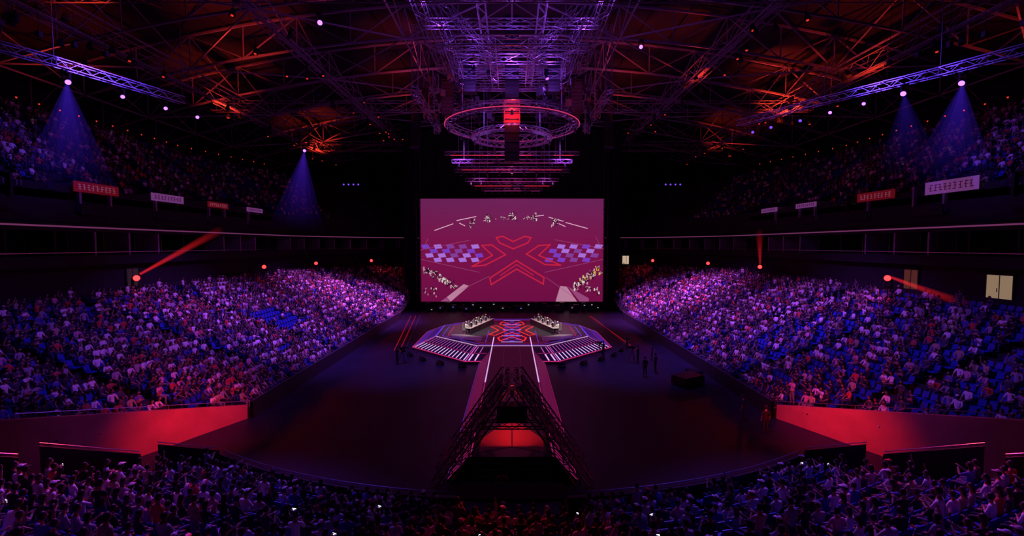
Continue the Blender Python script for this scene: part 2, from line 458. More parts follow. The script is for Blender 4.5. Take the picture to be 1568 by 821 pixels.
# ------------------------------------------------------------------ room shell
def slab(name, pts, m):
    mb = MB(); mb.add(pts, [tuple(range(len(pts)))], 0); return mb.obj(name, [m])
slab('floor', [(-60, -14, 0), (60, -14, 0), (60, 108, 0), (-60, 108, 0)], M_floor)
slab('wall_far', [(-60, 108, 0), (60, 108, 0), (60, 108, 40), (-60, 108, 40)], M_wall)
slab('wall_back', [(-60, -14, 0), (60, -14, 0), (60, -14, 40), (-60, -14, 40)], M_wall)
slab('wall_left', [(-56, -14, 0), (-56, 108, 0), (-56, 108, 40), (-56, -14, 40)], M_wall)
slab('wall_right', [(56, -14, 0), (56, 108, 0), (56, 108, 40), (56, -14, 40)], M_wall)
def roofz(x): return 39-9*(x/56)**2
mb = MB()
xs = [-56+4*i for i in range(29)]
vs = [(x, y, roofz(x)+.5) for y in (-14, 108) for x in xs]
mb.add(vs, [(i, i+1, 29+i+1, 29+i) for i in range(28)], 0)
for x in xs[::1]:
    mb.box((x, 46, roofz(x)+.35), (.15, 120, .25), 0)
mb.obj('ceiling', [M_roof])

mb = MB()
for y in [16+9*i for i in range(10)]:
    pts = [(x, y, roofz(x)) for x in range(-54, 55, 6)]
    bot = [(x, y, roofz(x)-3.6) for x in range(-54, 55, 6)]
    for i in range(len(pts)-1):
        mb.beam(pts[i], pts[i+1], .14); mb.beam(bot[i], bot[i+1], .14)
        mb.beam(pts[i], bot[i], .07)
        if i % 2: mb.beam(pts[i], bot[i+1], .08)
        else: mb.beam(bot[i], pts[i+1], .08)
    for x in range(-48, 49, 12):
        y2 = y+9; z = roofz(x)
        mb.beam((x, y, z-3.6), (x, y2, z-3.6), .1); mb.beam((x, y, z), (x, y2, z-3.6), .07)
        x3 = x+12 if x < 48 else x
        if (x//12+y) % 2: mb.beam((x, y, z-3.6), (x3, y2, roofz(x3)-3.6), .09)
        else: mb.beam((x3, y, roofz(x3)-3.6), (x, y2, z-3.6), .09)
for x in (-36, -22, 22, 36):
    z = roofz(x)-5.2
    mb.truss((x, 14, z), (x, 98, z), 1.4, 2.0, .045)
    mb.box((x, 56, z-.6), (.5, 84, .05))
for y in (34, 62, 88):
    mb.truss((-40, y, 30.5), (40, y, 30.5), 1.2, 2.0, .045)
mb.obj('roof_truss_structure', [M_steel])

# house fixtures hung along the roof catwalks, a few with red indicator lamps
mb = MB(); rf = random.Random(11)
for k in range(170):
    x = rf.choice((-36, -22, 22, 36))+rf.uniform(-2.5, 2.5); y = rf.uniform(24, 96); z = roofz(x)-5.9-rf.uniform(0, .9)
    mb.beam((x, y, z), (x, y, z+.9), .03, 0); mb.tube([(x, y, z), (x, y-.15, z-.55)], [.16, .27], 8, 0)
    if rf.random() < .3: mb.tube([(x, y-.16, z-.56), (x, y-.17, z-.6)], [.12, .1], 8, 1)
for s in (-1, 1):
    for k in range(26):
        y = 30+k*2.3; x = s*(52.0 if y < 72 else 52-(y-72)*.3); mb.beam((x, y, 27.5), (x, y, 29.5), .03, 0)
        mb.box((x, y, 27.4), (.35, .3, .3), 0); mb.tube([(x-s*.18, y, 27.4), (x-s*.24, y, 27.4)], [.1, .08], 6, 1)
    for k in range(9):
        y = 26+k*1.8; x = s*(40-k*.9); mb.box((x, y, 27.8), (.3, .3, .4), 0); mb.beam((x, y, 28), (x, y, 33), .02, 0)
mb.obj('house_light_fixtures', [M_black, emat('fixture_red', (1, .04, .02), .8)])

# central mother grid
mb = MB()
for z, hs, yc in ((32.5, 8, 46), (30, 5.6, 47)):
    c = [(-hs, yc-hs), (hs, yc-hs), (hs, yc+hs), (-hs, yc+hs)]
    for i in range(4):
        a = c[i]; b = c[(i+1) % 4]; mb.truss((a[0], a[1], z), (b[0], b[1], z), .9, 1.3, .05)
    for t in (-.33, .33):
        mb.truss((-hs, yc+hs*t, z), (hs, yc+hs*t, z), .7, 1.4, .04); mb.truss((hs*t, yc-hs, z), (hs*t, yc+hs, z), .7, 1.4, .04)
for sx in (-1, 1):
    for sy in (-1, 1):
        mb.truss((sx*5.6, 47+sy*5.6, 30), (sx*8, 46+sy*8, 35), .6, 1.2, .04)
        mb.truss((sx*2, 47+sy*2, 30), (sx*10, 46+sy*10, 36), .6, 1.2, .04)
mb.obj('rigging_grid', [M_truss])

# fixtures hung under the grid and around the ring
mb = MB(); rg = random.Random(5)
for k in range(90):
    a = rg.uniform(0, 2*math.pi); R_ = rg.uniform(5, 10.5); x = R_*math.cos(a); y = 54+R_*.8*math.sin(a); z = rg.uniform(27.2, 30.4)
    if abs(x) < 2.2: continue
    w_ = rg.uniform(.3, .7)
    mb.box((x, y, z), (w_, .4, w_*1.3), 0, rg.uniform(-.5, .5), rg.uniform(-.5, .5)); mb.beam((x, y, z), (x, y, z+1.6), .03, 0)
    mb.tube([(x, y, z-.3), (x+rg.uniform(-.2, .2), y-.2, z-.75)], [.13, .19], 8, 0)
for k in range(16):
    x = rg.uniform(-10, 10); y = 50+rg.uniform(0, 10); mb.beam((x, y, 27.5), (x, y, 36), .025, 0)
for sx in (-1, 1):
    for yy in (47, 53, 60):
        mb.truss((sx*9.8, yy, 26.5), (sx*9.8, yy, 34), .6, 1.0, .035, 1)
    mb.truss((sx*9.8, 46, 27.5), (sx*9.8, 62, 27.5), .6, 1.0, .035, 1)
mb.obj('hung_stage_lights', [M_black, M_truss])

def ring(name, c, R, w, led):
    mb = MB(); n = 36
    for rr, zz in ((R-w/2, 0), (R+w/2, 0), (R-w/2, w), (R+w/2, w)):
        mb.tube([(c[0]+rr*math.cos(2*math.pi*i/n), c[1]+rr*math.sin(2*math.pi*i/n), c[2]+zz) for i in range(n)], .06, 5, 0, True)
    for i in range(n):
        a = 2*math.pi*i/n; b = 2*math.pi*(i+1)/n
        def P(t, r, z): return (c[0]+r*math.cos(t), c[1]+r*math.sin(t), c[2]+z)
        mb.beam(P(a, R-w/2, 0), P(b, R+w/2, 0), .035); mb.beam(P(a, R+w/2, 0), P(b, R+w/2, w), .035)
        mb.beam(P(a, R-w/2, w), P(b, R-w/2, 0), .035); mb.beam(P(a, R+w/2, 0), P(a, R-w/2, 0), .035)
        if i % 3 == 0: mb.tube([P(a, R, -.1), P(a, R, -.6)], [.1, .18], 8, 2)
    mb.tube([(c[0]+(R+w/2+.08)*math.cos(2*math.pi*i/48), c[1]+(R+w/2+.08)*math.sin(2*math.pi*i/48), c[2]+.1) for i in range(48)], .05, 5, 1, True)
    for i in range(4):
        a = math.pi/4+math.pi/2*i; mb.beam(P(a, R, 0), P(a, R, 8), .03)
    mb.obj(name, [M_truss, led, M_black])
ring('ring_truss', (0, 55, 26.0), 7.5, .8, emat('ring_led', lin((215, 50, 110)), 1.0))
ring('ring_truss', (0, 57, 25.0), 4.6, .6, emat('ring_led2', lin((120, 40, 130)), .6))

mb = MB()
for y, z, hw, c in ((62, 24.3, 9, 1), (66, 24.0, 8.6, 2), (69, 23.5, 8.2, 1), (72, 23.6, 9, 0), (75, 22.6, 7.6, 2), (79, 22.4, 7, 1), (82, 21.9, 5.4, 2)):
    mb.truss((-hw, y, z), (hw, y, z), .5, .9, .03, 0)
    for k in range(6):
        if (k*7+int(y)) % 5: mb.box((-hw*.92+2*hw*.92*(k+.5)/6, y-.3, z-.3), (2*hw*.92/6.3, .06, .08), c)
    for x in (-hw*.8, hw*.8): mb.beam((x, y, z), (x, y, 34), .03, 0)
    for k in range(9):
        x = -hw+2*hw*(k+.5)/9; mb.tube([(x, y, z-.3), (x, y-.1, z-.75)], [.12, .16], 8, 3)
mb.obj('stage_lighting_truss', [M_truss, emat('batten_red', lin((220, 35, 55)), 1.0), emat('batten_magenta', lin((170, 45, 130)), .8), M_black])

mb = MB()
mb.box((0, 50, 22.9), (1.6, 1.2, 3.8), 0); mb.box((0, 50, 26.3), (1.75, 1.3, 2.5), 1); mb.box((0, 50, 32), (1.5, 1.2, 8.6), 0)
for z in range(21, 36): mb.box((0, 49.36, z+.02), (1.64, .06, .06), 0)
for z in (25.4, 26.2, 27.0): mb.box((0, 49.3, z), (1.5, .05, .12), 0)
mb.obj('centre_speaker_cluster', [M_black, mat('red_lit_cabinet', (.8, .12, .1), .5)])  # cabinet box is reddened to carry the red light falling on it
M_grille = mat('speaker_grille', (.03, .03, .035), .6, .3)
for x, y, z, n in ((-7.2, 52, 30, 9), (7.2, 52, 30, 9), (-4.5, 50, 31, 7), (4.5, 50, 31, 7), (-14.5, 70, 33, 16), (14.5, 70, 33, 16)):
    mb = MB()
    for k in range(n):
        a = -.04*k; yy = y-.02*k*k*.3
        mb.box((x, yy, z-.42*k), (1.3, .7, .38), 0, 0, a); mb.box((x, yy-.36, z-.42*k), (1.1, .02, .3), 1, 0, a)
    mb.beam((x, y, z), (x, y, 37), .04, 0); mb.box((x, y, z+.35), (1.4, .9, .12), 0)
    mb.obj('line_array_speaker', [M_black, M_grille])

# ------------------------------------------------------------------ LED screen
SY = 84.0; UX = .1205
def sc(x, y, d=0): return (-16.87+x*UX, SY-.1-d, 20.45-y*UX)
mb = MB()
mb.box((0, SY+.35, 20.45-78.5*UX), (280*UX+.5, .6, 157*UX+.5), 0)
mb.add([sc(0, 0), sc(280, 0), sc(280, 157), sc(0, 157)], [(0, 1, 2, 3)], 1)
def poly(pts, m, d=.03): mb.add([sc(x, y, d) for x, y in pts], [tuple(range(len(pts)))], m)
def stroke(pts, w, m, d=.06, closed=True):
    n = len(pts)
    for i in range(n if closed else n-1):
        a = Vector(pts[i]); b = Vector(pts[(i+1) % n]); t = (b-a).normalized(); q = Vector((-t.y, t.x))*w/2; a = a-t*w/2; b = b+t*w/2
        poly([tuple(a+q), tuple(b+q), tuple(b-q), tuple(a-q)], m, d)
chev = [[(116,59),(126,57),(142,65),(159,57),(169,59),(164,67),(142,76),(121,67)],
        [(147,94),(189,120),(188,130),(147,107),(108,131),(106,121)],
        [(94,71),(109,70),(130,85),(99,101),(79,103),(110,86)],
        [(198,70),(181,71),(162,84),(190,100),(214,101),(181,86)]]
for c in chev: stroke(c, 2.0, 2)
stroke([(147,100),(172,116)], 1.3, 2, closed=False); stroke([(147,100),(122,117)], 1.3, 2, closed=False)
for a, b in (((22,48),(50,38)), ((56,33),(85,27)), ((172,27),(188,25)), ((196,28),(218,34)), ((222,36),(255,45)), ((60,37),(68,41)), ((212,38),(221,42))):
    stroke([a, b], 1.0, 3, closed=False)
for a, b in (((0,78),(75,63)), ((280,76),(205,62)), ((0,92),(90,112)), ((190,112),(280,92)), ((12,60),(5,75)), ((268,58),(276,74)), ((60,140),(105,118)), ((235,150),(192,120))):
    stroke([a, b], .6, 4, closed=False)
rs = random.Random(3)
for r_ in range(4):
    for k in range(9):
        for sgn in (0, 1):
            x = 1+k*9.5+r_*3; 
            if (k+r_) % 2: continue
            if sgn and k > 7: continue
            xx = 280-x if sgn else x; dx = -11 if sgn else 11; y = 70+r_*6.8
            poly([(xx, y), (xx+dx, y-1), (xx+dx*1.25, y+5), (xx+dx*.25, y+6)], rs.choice((5, 6, 11)))
poly([(46,157),(74,133),(66,130),(40,150)], 7); poly([(30,157),(46,157),(40,150)], 4)
poly([(207,157),(214,133),(224,134),(240,157)], 7); poly([(226,134),(258,152),(258,157),(244,157)], 4)
def figs(cx, cy, w, h, n, yel=False, k=1.0):
    for _ in range(n):
        x = cx+rs.uniform(-w, w); y = cy+rs.uniform(-h, h); q = rs.uniform(.5, 1.4)*k; m = rs.choice((8, 9, 9, 7))
        if yel and rs.random() < .22: m = 10
        poly([(x, y-q*1.6), (x+q, y-q*.5), (x+q*.8, y+q*2), (x-q*.6, y+q*2.4), (x-q*1.1, y)], m, .09+rs.uniform(0, .02))
        stroke([(x, y), (x+rs.uniform(-4, 4), y+rs.uniform(-3, 4))], .5, rs.choice((8, 9, 9)), .12, False)
for t in range(8): figs(8+t*6, 108+t*3.2, 4, 5, 9, k=1.1)
for t in range(8): figs(272-t*5, 108+t*3.6, 4, 6, 9, True, 1.1)
for cx, cy in ((79, 36), (104, 29), (141, 25), (174, 27), (205, 35)): figs(cx, cy, 4.5, 5.5, 18, k=.8)
figs(126, 30, 14, 2.5, 8, k=.5); figs(158, 30, 14, 2.5, 8, k=.5); figs(16, 142, 12, 7, 14); figs(262, 140, 12, 6, 14)
SCR = [M_black, None, emat('scr_red', lin((195, 32, 60)), 1), emat('scr_white', lin((235, 185, 210)), 1), emat('scr_line', lin((150, 70, 120)), 1),
       emat('scr_violet', lin((120, 58, 190)), 1), emat('scr_violet2', lin((128, 60, 150)), 1), emat('scr_pale', lin((185, 125, 155)), 1),
       emat('scr_fig', lin((225, 210, 205)), 1), emat('scr_figdark', lin((45, 10, 32)), 1), emat('scr_yellow', lin((215, 170, 60)), 1), emat('scr_lilac', lin((165, 110, 215)), 1)]
m = bpy.data.materials.new('scr_background'); m.use_nodes = True; nt = m.node_tree; b = nt.nodes['Principled BSDF']
b.inputs['Base Color'].default_value = (.01, .01, .01, 1)
tc = nt.nodes.new('ShaderNodeTexCoord'); sp_ = nt.nodes.new('ShaderNodeSeparateXYZ'); cr = nt.nodes.new('ShaderNodeValToRGB')
cr.color_ramp.elements[0].color = (*lin((108, 14, 66)), 1); cr.color_ramp.elements[1].color = (*lin((104, 34, 86)), 1)
e = cr.color_ramp.elements.new(.55); e.color = (*lin((120, 18, 72)), 1)
nt.links.new(tc.outputs['Generated'], sp_.inputs[0]); nt.links.new(sp_.outputs['Z'], cr.inputs[0]); nt.links.new(cr.outputs[0], b.inputs['Emission Color'])
b.inputs['Emission Strength'].default_value = 1.0
SCR[1] = m
mb.obj('led_screen', SCR)
mb = MB()
for s in (-1, 1):
    n = 24
    vs = []
    for i in range(n+1):
        x = s*(17.3+2.6*i/n); vs.append((x, SY-.3+.18*math.sin(i*1.9), 0)); 
    vs += [(v[0], v[1], 38) for v in vs]
    mb.add(vs, [(i, i+1, n+2+i, n+1+i) for i in range(n)], 0)
vs = [(-17.3+34.6*i/60, SY+.1+.15*math.sin(i*1.7), 0) for i in range(61)]; vs += [(v[0], v[1], 1.2) for v in vs]
mb.add(vs, [(i, i+1, 62+i, 61+i) for i in range(60)], 0)
vs = [(-17.3+34.6*i/60, SY+1.2+.15*math.sin(i*1.7), 18) for i in range(61)]; vs += [(v[0], v[1], 33) for v in vs]
mb.add(vs, [(i, i+1, 62+i, 61+i) for i in range(60)], 0)
mb.obj('masking_drape', [M_curt])
mb = MB()
for s in (-1, 1):
    mb.truss((s*17.0, SY-1.2, 0), (s*17.0, SY-1.2, 36), .7, 1.1, .04)
mb.obj('screen_tower_truss', [mat('tower_black', (.03, .03, .04), .5)])

# ------------------------------------------------------------------ stage
CXY = (0, 56.5); ZT = 1.3
def octv(R, z, k): 
    a = math.radians(22.5+45*k); return Vector((CXY[0]+R*math.cos(a), CXY[1]+R*.97*math.sin(a), z))
mb = MB(); RT = 9.7; RB = 12.4
top = [octv(RT, ZT, k) for k in range(8)]; bot = [octv(RB, .25, k) for k in range(8)]; base = [octv(RB+.15, 0, k) for k in range(8)]
mb.add(top, [tuple(range(8))], 0)
mb.add(top+bot, [(8+k, 8+(k+1) % 8, (k+1) % 8, k) for k in range(8)], 1)
mb.add(bot+base, [(8+k, 8+(k+1) % 8, (k+1) % 8, k) for k in range(8)], 1)
L_W, L_P, L_M, L_V, L_R, L_D, L_B = 2, 3, 4, 5, 6, 7, 8
def qs(a, b, w, m, nrm=Vector((0, 0, 1)), lift=.02):
    a = Vector(a); b = Vector(b); t = (b-a).normalized(); q = t.cross(nrm).normalized()*w/2
    a = a+nrm*lift; b = b+nrm*lift
    mb.add([a+q, b+q, b-q, a-q], [(0, 1, 2, 3)], m)
for k in range(8):
    a, b = top[k], top[(k+1) % 8]; c, d = bot[k], bot[(k+1) % 8]
    nrm = (b-a).cross(c-a).normalized()
    if nrm.z < 0: nrm = -nrm
    front = (a.y+b.y)/2 < 56
    qs(a, b, .15, L_W if front else L_V); qs(c, d, .14, L_M, nrm=nrm)
    qs(a.lerp(c, .5), b.lerp(d, .5), .05, L_M, nrm=nrm)
    qs(a, c, .1, L_P, nrm=nrm)
    N = 15
    for i in range(N):
        t = (i+.5)/N; p = a.lerp(b, t); q = c.lerp(d, t)
        if abs(p.x) < 2.6 and p.y < 50: continue
        qs(p.lerp(q, .08), p.lerp(q, .46), .08, L_P if front else L_V, nrm=nrm)
        qs(p.lerp(q, .54), p.lerp(q, .95), .14, L_W if front else L_V, nrm=nrm)
def T(x, y): return Vector((x, CXY[1]+y, ZT))
for R_, m_ in ((8.9, L_V), (8.2, L_M)):
    vv = [octv(R_, ZT, k) for k in range(8)]
    for k in range(8): qs(vv[k], vv[(k+1) % 8], .07, m_)
def chs(pts, w=.17):
    for i in range(len(pts)): qs(T(*pts[i]), T(*pts[(i+1) % len(pts)]), w, L_R, lift=.04)
for ang in range(4):
    a = ang*math.pi/2
    ky = 1.5 if ang % 2 == 0 else 1.3
    P0 = [(0, 1.0), (2.5, 3.0), (2.0, 4.2), (0, 2.5), (-2.0, 4.2), (-2.5, 3.0)]
    chs([((x*math.cos(a)-y*math.sin(a))*.66, (x*math.sin(a)+y*math.cos(a))*ky) for x, y in P0])
for j in range(-9, 10):
    y = j*.9
    if abs(j) < 8:
        for i in (-1, 0, 1):
            if (i+j) % 2: mb.box((i*.7, CXY[1]+y, ZT+.012), (.6, .7, .01), L_D)
    if j % 4 == 0: qs(T(-1.2, y+.45), T(1.2, y+.45), .14, L_B)
for s in (-1, 1):
    qs(T(s*2.1, -9), T(s*2.1, -4), .1, L_W)
    for j in range(-4, 6): qs(T(s*6.3, j*1.1), T(s*7.9, j*1.1), .05, L_M)
    for y0_, y1_ in ((-7, -5.2), (-5, 0), (6, 8)): qs(T(s*2.9, y0_), T(s*2.9, y1_), .05, L_V)
mb.obj('octagonal_stage', [mat('stage_deck', (.05, .045, .06), .3), mat('stage_skirt', (.02, .017, .03), .4), emat('led_white', lin((230, 170, 240)), 1.25),
    emat('led_pink', lin((205, 85, 190)), 1.1), emat('led_magenta', lin((185, 35, 105)), 1.1), emat('led_violet', lin((110, 55, 225)), 1.1),
    emat('led_red', lin((250, 45, 50)), 1.1), emat('led_violet_dim', lin((85, 50, 170)), 1.0), emat('led_blue_bright', lin((185, 155, 255)), 1.5)])
M_riser = mat('riser_top', (.45, .4, .4), .5, noise=.3, nscale=1.5)
for s in (-1, 1):
    mb = MB()
    pts = [(s*3.4, 49.7), (s*6.9, 51.4), (s*7.2, 53.6), (s*5.6, 53.4), (s*3.4, 52.2)]
    vs = [(x, y, ZT+.01) for x, y in pts]+[(x, y, ZT+.1) for x, y in pts]; n = 5
    mb.add(vs, [tuple(range(5, 10))]+[(i, (i+1) % n, n+(i+1) % n, n+i) for i in range(n)], 0)
    mb.obj('team_riser', [M_riser])
pm = person_mesh('esports_player', BASE_SIT, dict(sp=(0,.0,.74), ch=(0,.03,.94), nk=(0,.08,1.09), hd=(0,.11,1.18), shL=(-.17,.04,1.04), shR=(.17,.04,1.04), elL=(-.25,.2,.82), elR=(.25,.2,.82), wrL=(-.16,.44,.8), wrR=(.18,.44,.8)))
pm2 = person_mesh('esports_player', BASE_SIT, dict(elL=(-.25,.2,.82), elR=(.25,.2,.82), wrL=(-.16,.42,.8), wrR=(.18,.42,.8)), yaw=.25, cap=True)
M_jersey = mat('team_jersey', (.8, .77, .72), .7)
for q in (pm, pm2): q.data.materials[1] = M_jersey
M_desk = mat('desk_top', (.6, .57, .54), .4)
M_mon = emat('monitor_glow', lin((190, 200, 240)), 1.0)
M_chair = mat('chair_shell', (.2, .19, .19), .5)
M_chacc = mat('chair_accent', (.6, .1, .1), .5)
for s in (-1, 1):
    mb = MB(); mc = MB()
    for k in range(5):
        x = s*(3.0+.5*k); y = 60.6-1.5*k; z = ZT+.02; rz = s*.32
        def W(dx, dy):
            X = s*dx; return (x+X*math.cos(rz)-dy*math.sin(rz), y+X*math.sin(rz)+dy*math.cos(rz))
        def B(M, dx, dy, zz, d, m): 
            p = W(dx, dy); M.box((p[0], p[1], zz), d, m, rz)
        B(mb, 0, 0, z+.74, (.75, 1.5, .05), 0); B(mb, -.3, 0, z+.37, (.04, 1.5, .7), 1)
        for q in (-.7, .7): B(mb, .3, q, z+.36, (.06, .06, .72), 1)
        B(mb, -.1, 0, z+1.08, (.04, .62, .38), 1); B(mb, -.07, 0, z+1.08, (.02, .57, .33), 2)
        B(mb, -.12, 0, z+.84, (.05, .06, .18), 1); B(mb, -.1, 0, z+.775, (.2, .25, .02), 1)
        B(mb, .15, 0, z+.775, (.16, .45, .025), 1)
        p = W(.15, .38); mb.ell((p[0], p[1], z+.78), (.06, .035, .02), 4, 6, 1)
        p = W(.62, 0)
        o = bpy.data.objects.new('esports_player', (pm if k % 2 else pm2).data); COL.objects.link(o)
        o.location = (p[0], p[1], z); o.rotation_euler = (0, 0, s*math.pi/2+rz)
        B(mc, .62, 0, z+.42, (.5, .5, .09), 0); B(mc, .92, 0, z+.85, (.09, .48, .8), 0); B(mc, .94, 0, z+1.18, (.1, .3, .16), 1)
        mc.tube([(p[0], p[1], z+.05), (p[0], p[1], z+.4)], .04, 8, 0)
        for a in range(5): mc.beam((p[0], p[1], z+.1), (p[0]+.3*math.cos(a*1.257), p[1]+.3*math.sin(a*1.257), z+.04), .025, 0)
        for q in (-.27, .27): B(mc, .62, q, z+.62, (.28, .06, .04), 0)
    mb.obj('gaming_desk_row', [M_desk, M_black, M_mon])
    mc.obj('gaming_chair_row', [M_chair, M_chacc])

# runway
mb = MB(); Y0, Y1 = 22.5, 48.2
mb.add([(-2.1, Y0, ZT), (2.1, Y0, ZT), (2.1, Y1, ZT), (-2.1, Y1, ZT)], [(0, 1, 2, 3)], 0)
for s in (-1, 1):
    mb.add([(s*2.1, Y0, ZT), (s*2.1, Y1, ZT), (s*3.3, Y1-2, .1), (s*3.3, Y0, .1)], [(0, 1, 2, 3)], 1)
    mb.add([(s*3.3, Y0, .1), (s*3.3, Y1-2, .1), (s*3.3, Y1-2, 0), (s*3.3, Y0, 0)], [(0, 1, 2, 3)], 1)
    nrm = Vector((s*.7, 0, .7)).normalized()
    qs((s*2.1, 35, ZT), (s*2.1, Y1, ZT), .1, L_W); qs((s*2.1, Y0, ZT), (s*2.1, 35, ZT), .07, L_M); qs((s*2.75, Y0, .72), (s*2.75, Y1-1, .72), .05, 7, nrm=nrm)
    n = 60
    for i in range(n):
        y = Y0+.3+(Y1-2.6-Y0)*i/n
        qs((s*2.2, y, 1.2), (s*3.2, y-.45, .2), .12, L_M, nrm=nrm, lift=.05)
    qs((s*3.3, Y0, .12), (s*3.3, Y1-2, .12), .07, L_V if s < 0 else L_M, nrm=nrm)
for j in range(14):
    y = 34+j*1.0; qs((-1.6, y, ZT), (1.6, y, ZT), .03, 7)
qs((-.8, 34, ZT), (-.8, 48, ZT), .03, 7); qs((.8, 34, ZT), (.8, 48, ZT), .03, 7)
mb.add([(-2.1, Y0, 0), (2.1, Y0, 0), (2.1, Y0, ZT), (-2.1, Y0, ZT)], [(0, 1, 2, 3)], 1)
for k in range(6): mb.box((0, Y0-.15-.3*k, (ZT-.2*k)/2-.1), (3.4, .3, max(.1, ZT-.2*k-.2)), 0)
for s in (-1, 1):
    mb.add([(s*.04, 23.6, ZT+.015), (s*1.7, 23.0, ZT+.015), (s*1.7, 24.6, ZT+.015), (s*.04, 27.6, ZT+.015)], [(0, 1, 2, 3)], 8)  # red-lit wedge of deck, its light put into the surface colour
mb.obj('stage_runway', [mat('runway_deck', (.05, .045, .06), .35), mat('runway_skirt', (.02, .017, .03), .4), emat('rled_white', lin((220, 165, 235)), 1.1),
    emat('rled_pink', lin((235, 90, 190)), 1), emat('rled_magenta', lin((165, 30, 105)), .8), emat('rled_violet', lin((90, 40, 170)), .8),
    emat('rled_red', lin((255, 50, 50)), 1), emat('rled_dim', lin((70, 22, 85)), .7), mat('red_lit_wedge', (.6, .2, .18), .5)])

# A-frame entrance gate
mb = MB()
for f in range(3):
    dy = 1.7*f
    for s in (-1, 1):
        mb.truss((s*3.7, 22.0+dy*.8, 0), (s*.25, 24.0+dy, 4.35), .6, .6, .045)
for s in (-1, 1):
    for t in (.25, .5, .75, 1):
        a = Vector((s*3.7, 22.0, 0)).lerp(Vector((s*.25, 24.0, 4.35)), t); b = Vector((s*3.7, 24.7, 0)).lerp(Vector((s*.25, 27.4, 4.35)), t)
        mb.truss(a, b, .4, .6, .035)
mb.truss((-1.6, 23.4, 2.6), (1.6, 23.4, 2.6), .35, .5, .035)
mb.obj('entrance_truss_arch', [mat('gate_truss', (.16, .15, .17), .4, .6)])
mb = MB(); mb.box((0, 23.9, 3.1), (1.6, .8, .85), 0); mb.box((0, 23.48, 3.1), (1.4, .04, .65), 1)
for x in (-.6, .6): mb.beam((x, 23.9, 3.5), (x, 23.9, 4.2), .03, 0)
mb.obj('hanging_monitor', [M_black, M_glassdark])
mb = MB()
mb.box((0, 18.45, 1.75), (4.4, 1.3, .12), 0)
for s in (-1, 1): mb.box((s*2.2, 18.45, .87), (.15, 1.3, 1.7), 0)
mb.obj('tunnel_canopy', [M_curt])

# ------------------------------------------------------------------ floor kit
def inst(me_ob, name, loc, rz, sc_=1):
    o = bpy.data.objects.new(name, me_ob.data); COL.objects.link(o); o.location = loc; o.rotation_euler = (0, 0, rz); o.scale = (sc_,)*3; return o
op = person_mesh('camera_operator', BASE_STD, dict(elL=(-.26,.12,1.2), elR=(.26,.12,1.2), wrL=(-.12,.36,1.3), wrR=(.12,.36,1.3)))
st = person_mesh('stage_crew_member', BASE_STD, {}, yaw=.3, cap=True)
M_crew = mat('crew_black_cotton', (.03, .03, .035), .8)
for q in (op, st):
    for i in (1, 2, 4): q.data.materials[i] = M_crew
wk = person_mesh('presenter', BASE_STD, dict(kn=(.12,.1,.5), elR=(.3,.1,1.2), wrR=(.32,.3,1.3)))
def tripod_cam(loc, rz):
    mb = MB()
    for a in range(3): mb.tube([(0, 0, 1.2), (.45*math.cos(a*2.09), .45*math.sin(a*2.09), 0)], [.03, .02], 6)
    mb.tube([(0, 0, 1.1), (0, 0, 1.35)], .05, 8); mb.box((0, 0, 1.47), (.22, .55, .26)); mb.tube([(0, .27, 1.47), (0, .62, 1.47)], [.08, .1], 10)
    mb.box((0, -.3, 1.6), (.2, .04, .14)); mb.tube([(.1, -.1, 1.35), (.25, -.55, 1.2)], .015, 6)
    o = mb.obj('broadcast_camera', [M_black], loc=loc); o.rotation_euler = (0, 0, rz)
for x, y, r in ((12.4, 46.4, .9), (9.4, 48.6, .6), (-11.2, 46.0, -.8)):
    tripod_cam((x, y, 0), r); inst(op, 'camera_operator', (x+.6*math.sin(r), y-.65*math.cos(r), 0), r)
for x, y, r in ((13.6, 42.6, .9), (12.2, 41.2, .2), (14.6, 47, 1.2), (13.3, 52, 2), (-8.5, 79, 3), (8.0, 79.3, 3), (10.2, 79, 2.8), (16.2, 28.5, 0), (15.8, 30.6, 1)):
    inst(st, 'stage_crew_member', (x, y, 0), r)
inst(wk, 'presenter', (-.5, 20.3, .0), .1)
for x, y, sx, sy, sz, rz in ((15.2, 38.8, 2.4, 1.5, .7, .5), (16.6, 41.0, .8, 1.4, .5, .3)):
    mb = MB(); mb.box((0, 0, sz/2+.1), (sx, sy, sz), 0)
    for a in (-1, 1):
        for b_ in (-1, 1):
            mb.tube([(a*sx*.4, b_*sy*.4-.03, .06), (a*sx*.4, b_*sy*.4+.03, .06)], .06, 8, 0)
        mb.box((a*sx*.5, 0, sz/2+.1), (.03, sy*1.01, .04), 1); mb.box((a*sx*.25, 0, sz+.1), (.03, sy*1.01, .02), 1)
    o = mb.obj('road_case', [M_black, mat('case_trim', (.1, .1, .11), .4, .7)], loc=(x, y, 0)); o.rotation_euler = (0, 0, rz)
for s in (-1, 1):
    for k in range(7):
        t = math.radians(205+k*11) if s < 0 else math.radians(335-k*11)
        x = 13.6*math.cos(t); y = 56.5+13.4*math.sin(t)
        if abs(x) < 4: continue
        mb = MB()
        vs = [(-.35, -.25, 0), (.35, -.25, 0), (.35, .25, 0), (-.35, .25, 0), (-.35, -.1, .45), (.35, -.1, .45), (.35, .1, .3), (-.35, .1, .3)]
        mb.add(vs, [(0,3,2,1),(4,5,6,7),(0,1,5,4),(2,3,7,6),(0,4,7,3),(1,2,6,5)], 0)
        mb.tube([(-.32, -.27, .25), (.32, -.27, .25)], .03, 6, 0)
        o = mb.obj('stage_monitor_wedge', [M_black], loc=(x, y, 0)); o.rotation_euler = (0, 0, t+math.pi/2)
M_redlit_track = emat('track_red_lit', lin((170, 20, 28)), .7)  # red light on the track rails, put in as emission
mb = MB()
for q in (0, .9, 1.7): mb.tube([(-20+q*.9+3, 76, .1), (-11.3-2+q*.7, 50.8, .1)], .05, 4, 0 if q == 1.7 else 1)
